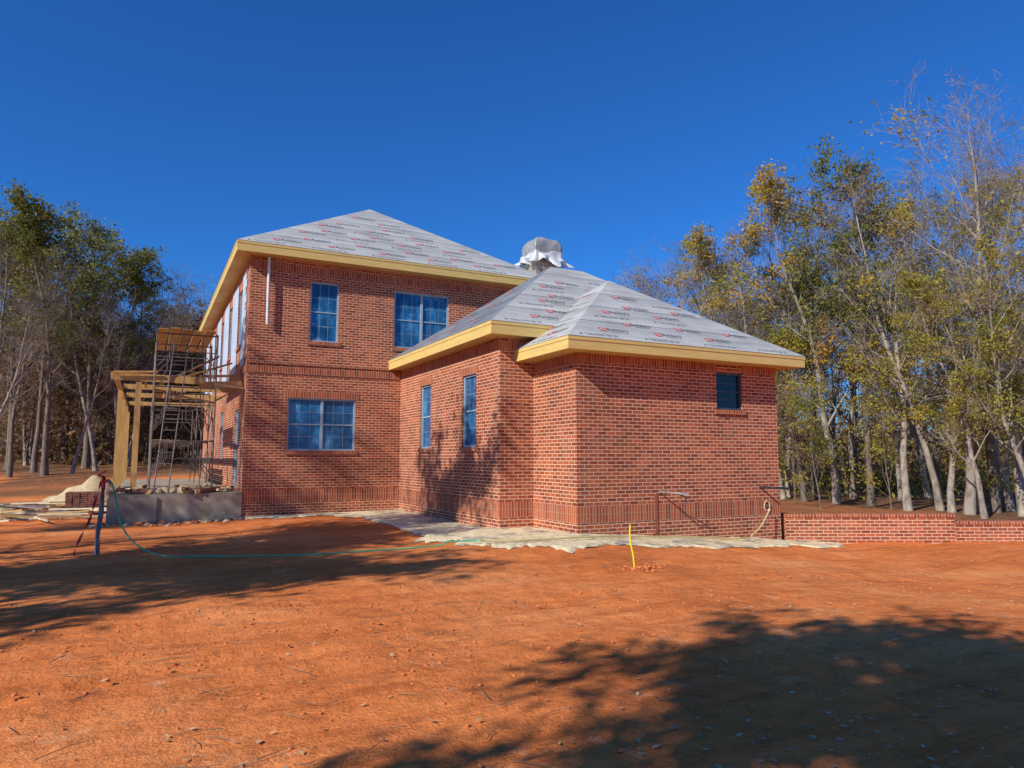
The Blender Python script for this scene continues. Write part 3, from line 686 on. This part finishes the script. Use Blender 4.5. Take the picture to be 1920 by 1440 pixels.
# ---------------------------------------------------------------- trees
def rv(): return Vector((random.gauss(0,1),random.gauss(0,1),random.gauss(0,1))).normalized()
def maketree(seed,Ht,r0,start,spread,n1,n2,n3,n4,leaves,lsize,leafmat,bark,clumps=.75,wander=.09,upb=.35):
    random.seed(seed); np.random.seed(seed)
    s=MB(); tips=[]
    def grow(lv,p,d,L,r,keep):
        ns=(10,6,4,2,2)[lv]; wd=(wander,.2,.3,.3,.35)[lv]; up=(.03,.10,.06,.03,.0)[lv]; sides=(8,5,4,3,3)[lv]
        pts=[p.copy()]; ds=[d.copy()]
        for i in range(ns):
            d=(d+rv()*wd+Vector((0,0,up))).normalized(); p=p+d*(L/ns); pts.append(p.copy()); ds.append(d.copy())
        end=(.12,.25,.3,.4,.5)[lv]
        rad=[r*(1-(1-end)*(i/ns)) for i in range(ns+1)]
        if lv==0: rad[0]*=1.35
        s.tube(pts,rad,sides,bark,cap=False)
        if lv>=2 and keep: tips.extend([(pts[-1],lv),(pts[len(pts)//2],lv)])
        nc=(n1,n2,n3,n4,0)[lv]
        for c in range(nc):
            t=(start+(1-start)*(c+random.random())/nc) if lv==0 else random.uniform(.25,1)
            i=min(int(t*ns),ns-1); f=t*ns-i; q=pts[i].lerp(pts[i+1],f); dd=ds[i+1]
            per=dd.cross(rv()).normalized(); ang=math.radians(random.uniform(28,62) if lv else random.uniform(35,70)*(1.1-.5*t))
            cd=(dd*math.cos(ang)+per*math.sin(ang)+Vector((0,0,upb*(.5 if lv==0 else .25)))).normalized()
            if lv==0: cl=spread*(.55+.6*math.sin(math.pi*min(1,(t-start)/(1-start)*.8+.22)))*random.uniform(.7,1.15)
            else: cl=L*random.uniform(.35,.6)
            rr=rad[i]*(.42 if lv==0 else .5)
            kk=keep if lv>0 else (random.random()<clumps)
            if lv==1: kk=keep and random.random()<clumps
            grow(lv+1,q,cd,cl,max(rr,.007),kk)
    grow(0,Vector((0,0,-.3)),Vector((random.gauss(0,.06),random.gauss(0,.06),1)).normalized(),Ht*.95,r0,True)
    me=bpy.data.meshes.new('trunk'); me.from_pydata(s.v,[],s.f); me.materials.append(M[bark]); me.polygons.foreach_set('use_smooth',[True]*len(s.f))
    top=max(v[2] for v in s.v)
    cr=None
    if leaves and tips:
        T=np.array([list(a) for a,_ in tips]); idx=np.random.randint(0,len(T),leaves)
        P=T[idx]+np.random.normal(0,.17,(leaves,3))*np.array([1.2,1.2,.8])
        u=np.random.normal(0,1,(leaves,3)); u/=np.linalg.norm(u,axis=1)[:,None]
        w_=np.random.normal(0,1,(leaves,3)); v=np.cross(u,w_); v/=np.linalg.norm(v,axis=1)[:,None]
        sz=(lsize*np.random.uniform(.5,1.25,leaves))[:,None]
        q=np.stack([P-u*sz*.6,P-v*sz*.36,P+u*sz*.6,P+v*sz*.36],1).reshape(-1,3)
        cr=bpy.data.meshes.new('crown'); cr.from_pydata(q.tolist(),[],[(4*i,4*i+1,4*i+2,4*i+3) for i in range(leaves)]); cr.materials.append(M[leafmat])
    return me,cr,top
VAR={
 'A1':maketree(11,18,.25,.38,4.6,17,6,5,3,10000,.19,'lgreen','bark',.8),
 'A2':maketree(12,18,.22,.35,4.2,17,6,5,3,8000,.19,'lgreen','bark',.72),
 'B1':maketree(21,18,.20,.30,4.2,17,6,5,4,0,.2,'lbrown','bark',.3,.11),
 'B2':maketree(22,18,.17,.35,3.6,16,6,5,4,900,.14,'lbrown','barkp',.4,.11),
 'B3':maketree(23,18,.22,.25,4.8,19,6,5,4,500,.16,'lyel','barkp',.3,.09),
 'C1':maketree(31,18,.22,.22,4.6,18,6,5,3,7000,.17,'lyel','barkp',.64,.14),
 'C2':maketree(32,18,.19,.25,4.2,17,6,5,3,5500,.16,'lyel','bark',.58,.13),
 'C3':maketree(33,18,.23,.20,4.9,18,6,5,3,7200,.17,'lyel','barkp',.62,.15),
 'D1':maketree(41,8,.08,.15,2.8,14,6,4,2,3000,.15,'lbrown','bark',.85),
 'D2':maketree(42,8,.07,.12,2.8,14,6,4,2,3000,.15,'lyel','bark',.75),
 'S1':maketree(51,12,.16,.55,3.0,13,7,5,0,8500,.20,'lgreen','bark',.9),
}
LAB={'A':'tall oak with rounded olive green crown at clearing edge','B':'tall bare leafless tree at the clearing edge','C':'tall thin tree with sparse yellow green leaves','D':'small understory tree with brown and yellow leaves','S':'slender oak with dense high green crown'}
random.seed(99)
def tree(kind,x,y,Ht,rot=None,lab=None,sxy=1.0):
    tm,cm,h=VAR[kind]; k=Ht/h; z=gz(x,y)
    nm={'A':'oak_tree','B':'bare_tree','C':'yellowing_tree','D':'understory_tree','S':'oak_tree'}[kind[0]]
    e=thing(nm,(x,y,z-.05),lab or LAB[kind[0]],'tree','trees around the clearing')
    e.rotation_euler=(0,0,rot if rot is not None else random.uniform(0,6.28)); e.scale=(k*sxy,k*sxy,k)
    for n_,m_ in (('trunk',tm),('crown',cm)):
        if m_ is None: continue
        o=bpy.data.objects.new(n_,m_); COL.objects.link(o); o.parent=e
def tpx(kind,px,F,topy,sxy=1.0):
    R=F*(px-960)/1323; x,y=rf(R,F); v=720-topy
    top=1.65+F*(139+.9945*v)/(1322.7-.1045*v); tree(kind,x,y,top-gz(x,y),sxy=sxy)
for a in [('B1',-10,40,385),('A1',28,47,380),('A2',95,43,376),('A1',170,48,392),('A2',228,47,445),('A1',262,53,510),('B2',60,50,450),('B1',130,55,440),('D1',180,50,660),('B1',300,58,525),('D1',280,52,660),('B2',335,60,535),('B1',378,62,485),('B3',398,66,490),('D1',345,56,620),('D1',60,50,660),('D1',120,52,680),('A2',-60,44,390),('B2',-30,38,500),('D1',0,49,640),('D1',225,50,650),('A2',55,56,470),('B1',130,60,480),('D1',150,57,620),('D1',310,58,640),('D1',90,58,600),('B1',200,60,480),('B1',30,42,470),('B2',145,44,520),('B3',245,49,470),('B1',75,45,400),('B2',190,46,420)]: tpx(*a)
for i in range(42): tpx(random.choice(['B1','B2','C2','B1','D1','D1','B2']),random.uniform(-60,410),random.uniform(52,85),random.uniform(530,620))
for a in [('B3',1905,31,165),('B3',1800,32,160),('B1',1850,33,195),('B2',1750,34,230),('C3',1880,34,330),('C3',1770,33,400),('C1',1690,34,330),('A1',1622,37,258,.75),('C1',1560,40,330),('C2',1500,42,390),('B2',1462,44,362),('C2',1432,46,440),('C1',1392,48,440),('B1',1350,52,430),('B3',1300,55,445),('B2',1262,60,480),('C3',1925,29,420),('C1',1830,30,500),('B1',1745,38,300),('B3',1590,45,350),('B1',1520,44,360),('D2',1660,35,700),('D2',1530,36,700),('C2',1590,44,440),('D2',1800,33,700),('B2',1680,42,350),('C3',1990,31,260),('D2',1890,36,690),('D1',1480,40,720),('C1',1470,46,500),('C3',1730,44,420),('C1',1850,42,360),('B3',1420,47,400)]: tpx(*a)
for i in range(26): tpx(random.choice(['B1','B2','B1','B3','C1','C2','D2','D1']),random.uniform(1320,2020),random.uniform(46,78),random.uniform(490,610))
for px in (1075,1110,1150,1178,1205,1235,1270,1290,1320,1060,1020): tpx(random.choice(['B1','B2','B3']),px,random.uniform(62,78),random.uniform(470,540))
# trees standing outside the view whose shadows fall on the clearing
for k,x,y,h in (('S1',-5.6,-.7,9.7),('S1',-7.2,-2.0,9.9),('S1',-4.6,-2.9,9.4),('S1',-4.0,-.2,9.2),('S1',-11,7.4,11),('S1',-9.0,8.2,9.8),('S1',-10.8,10.8,10.5),('S1',-13.8,5.8,10.5),('S1',-9.2,10.6,12.8),('B3',-10.4,11.4,17),('C2',-13.6,15.0,17.5)): tree(k,x,y,h)
# far woodland mass
random.seed(5)
s=MB()
for i in range(900):
    F=random.uniform(80,125); R=F*random.uniform(-.95,.95); x,y=rf(R,F); z=gz(x,y); h=random.uniform(9,17)*(F/90)
    lx=random.gauss(0,.6); s.tube([(x,y,z-.5),(x+lx*.4,y,z+h*.5),(x+lx,y,z+h)],[.2,.13,.03],4,random.choice(['bark','bark','barkp']),cap=False)
    for q in range(9):
        t=random.uniform(.3,.95); a=random.uniform(0,6.28); L=random.uniform(1.5,3.5); p0=Vector((x+lx*t,y,z+h*t)); s.tube([p0,p0+Vector((math.cos(a)*L,math.sin(a)*L,L*.8))],[.06,.015],3,'bark',cap=False)
o=s.build('distant_woodland'); o['kind']='stuff'
def brush(name,n,Fr,Rr,hmax,size,mat,seed):
    rs=np.random.RandomState(seed); F=rs.uniform(Fr[0],Fr[1],n); R=F*rs.uniform(Rr[0],Rr[1],n)
    X=FY*R+FX*F; Y=-FX*R+FY*F
    cl=np.array([noise.noise(Vector((a*.25,b*.25,seed))) for a,b in zip(X,Y)])
    Z=np.array([gz(a,b) for a,b in zip(X,Y)])+rs.uniform(0,1,n)**1.4*hmax*(.6+cl*.9).clip(.1,1.4)
    P=np.stack([X,Y,Z],1); u=rs.normal(0,1,(n,3)); u/=np.linalg.norm(u,axis=1)[:,None]; v=np.cross(u,rs.normal(0,1,(n,3))); v/=np.linalg.norm(v,axis=1)[:,None]
    sz=(size*rs.uniform(.4,1.3,n))[:,None]*(F/50)[:,None]
    q=np.stack([P-u*sz,P-v*sz*.45,P+u*sz,P+v*sz*.45],1).reshape(-1,3)
    me=bpy.data.meshes.new(name); me.from_pydata(q.tolist(),[],[(4*i,4*i+1,4*i+2,4*i+3) for i in range(n)]); me.materials.append(M[mat])
    o=bpy.data.objects.new(name,me); COL.objects.link(o); o['kind']='stuff'
brush('woodland_undergrowth',80000,(50,130),(-.95,-.2),9,.24,'lbrown',1)
brush('woodland_undergrowth',50000,(52,130),(.05,.95),8,.26,'lbrown',2)
brush('woodland_evergreen_brush',14000,(42,100),(.3,.95),6,.18,'lyel',3)
brush('woodland_evergreen_brush',12000,(56,110),(-.95,-.3),6,.2,'lgreen',4)
# ---------------------------------------------------------------- light, sky, camera
d=Vector((1.84,.70,-1.30)).normalized(); el=math.asin(-d.z); az=math.atan2(-d.x,-d.y)
L=bpy.data.lights.new('sun','SUN'); L.energy=5.0; L.angle=math.radians(.5); L.color=(1,.97,.90)
lo=bpy.data.objects.new('sun',L); COL.objects.link(lo); lo.rotation_euler=d.to_track_quat('-Z','Y').to_euler(); lo.location=(-30,-10,30)
W=bpy.data.worlds.new('World'); S.world=W; W.use_nodes=True; nt=W.node_tree; bg=nt.nodes['Background']
sk=nt.nodes.new('ShaderNodeTexSky'); sk.sky_type='NISHITA'; sk.sun_disc=False; sk.sun_elevation=el; sk.sun_rotation=az%(2*math.pi)
sk.air_density=1.0; sk.dust_density=.2; sk.ozone_density=2.2; sk.altitude=200
ml=mixc(nt,1.0,sk.outputs[0],(.25,.90,1.85),'MULTIPLY')
nt.links.new(ml,bg.inputs[0]); bg.inputs[1].default_value=.076
cam=bpy.data.cameras.new('camera'); co=bpy.data.objects.new('camera',cam); COL.objects.link(co); S.camera=co
cam.sensor_width=36; cam.lens=1330/1920*36; cam.clip_end=2500; cam.clip_start=.05
co.location=(0,0,1.65); co.rotation_euler=(math.radians(96.0),0,math.radians(-27.25))
S.view_settings.view_transform='Standard'; S.view_settings.look='None'; S.view_settings.exposure=0
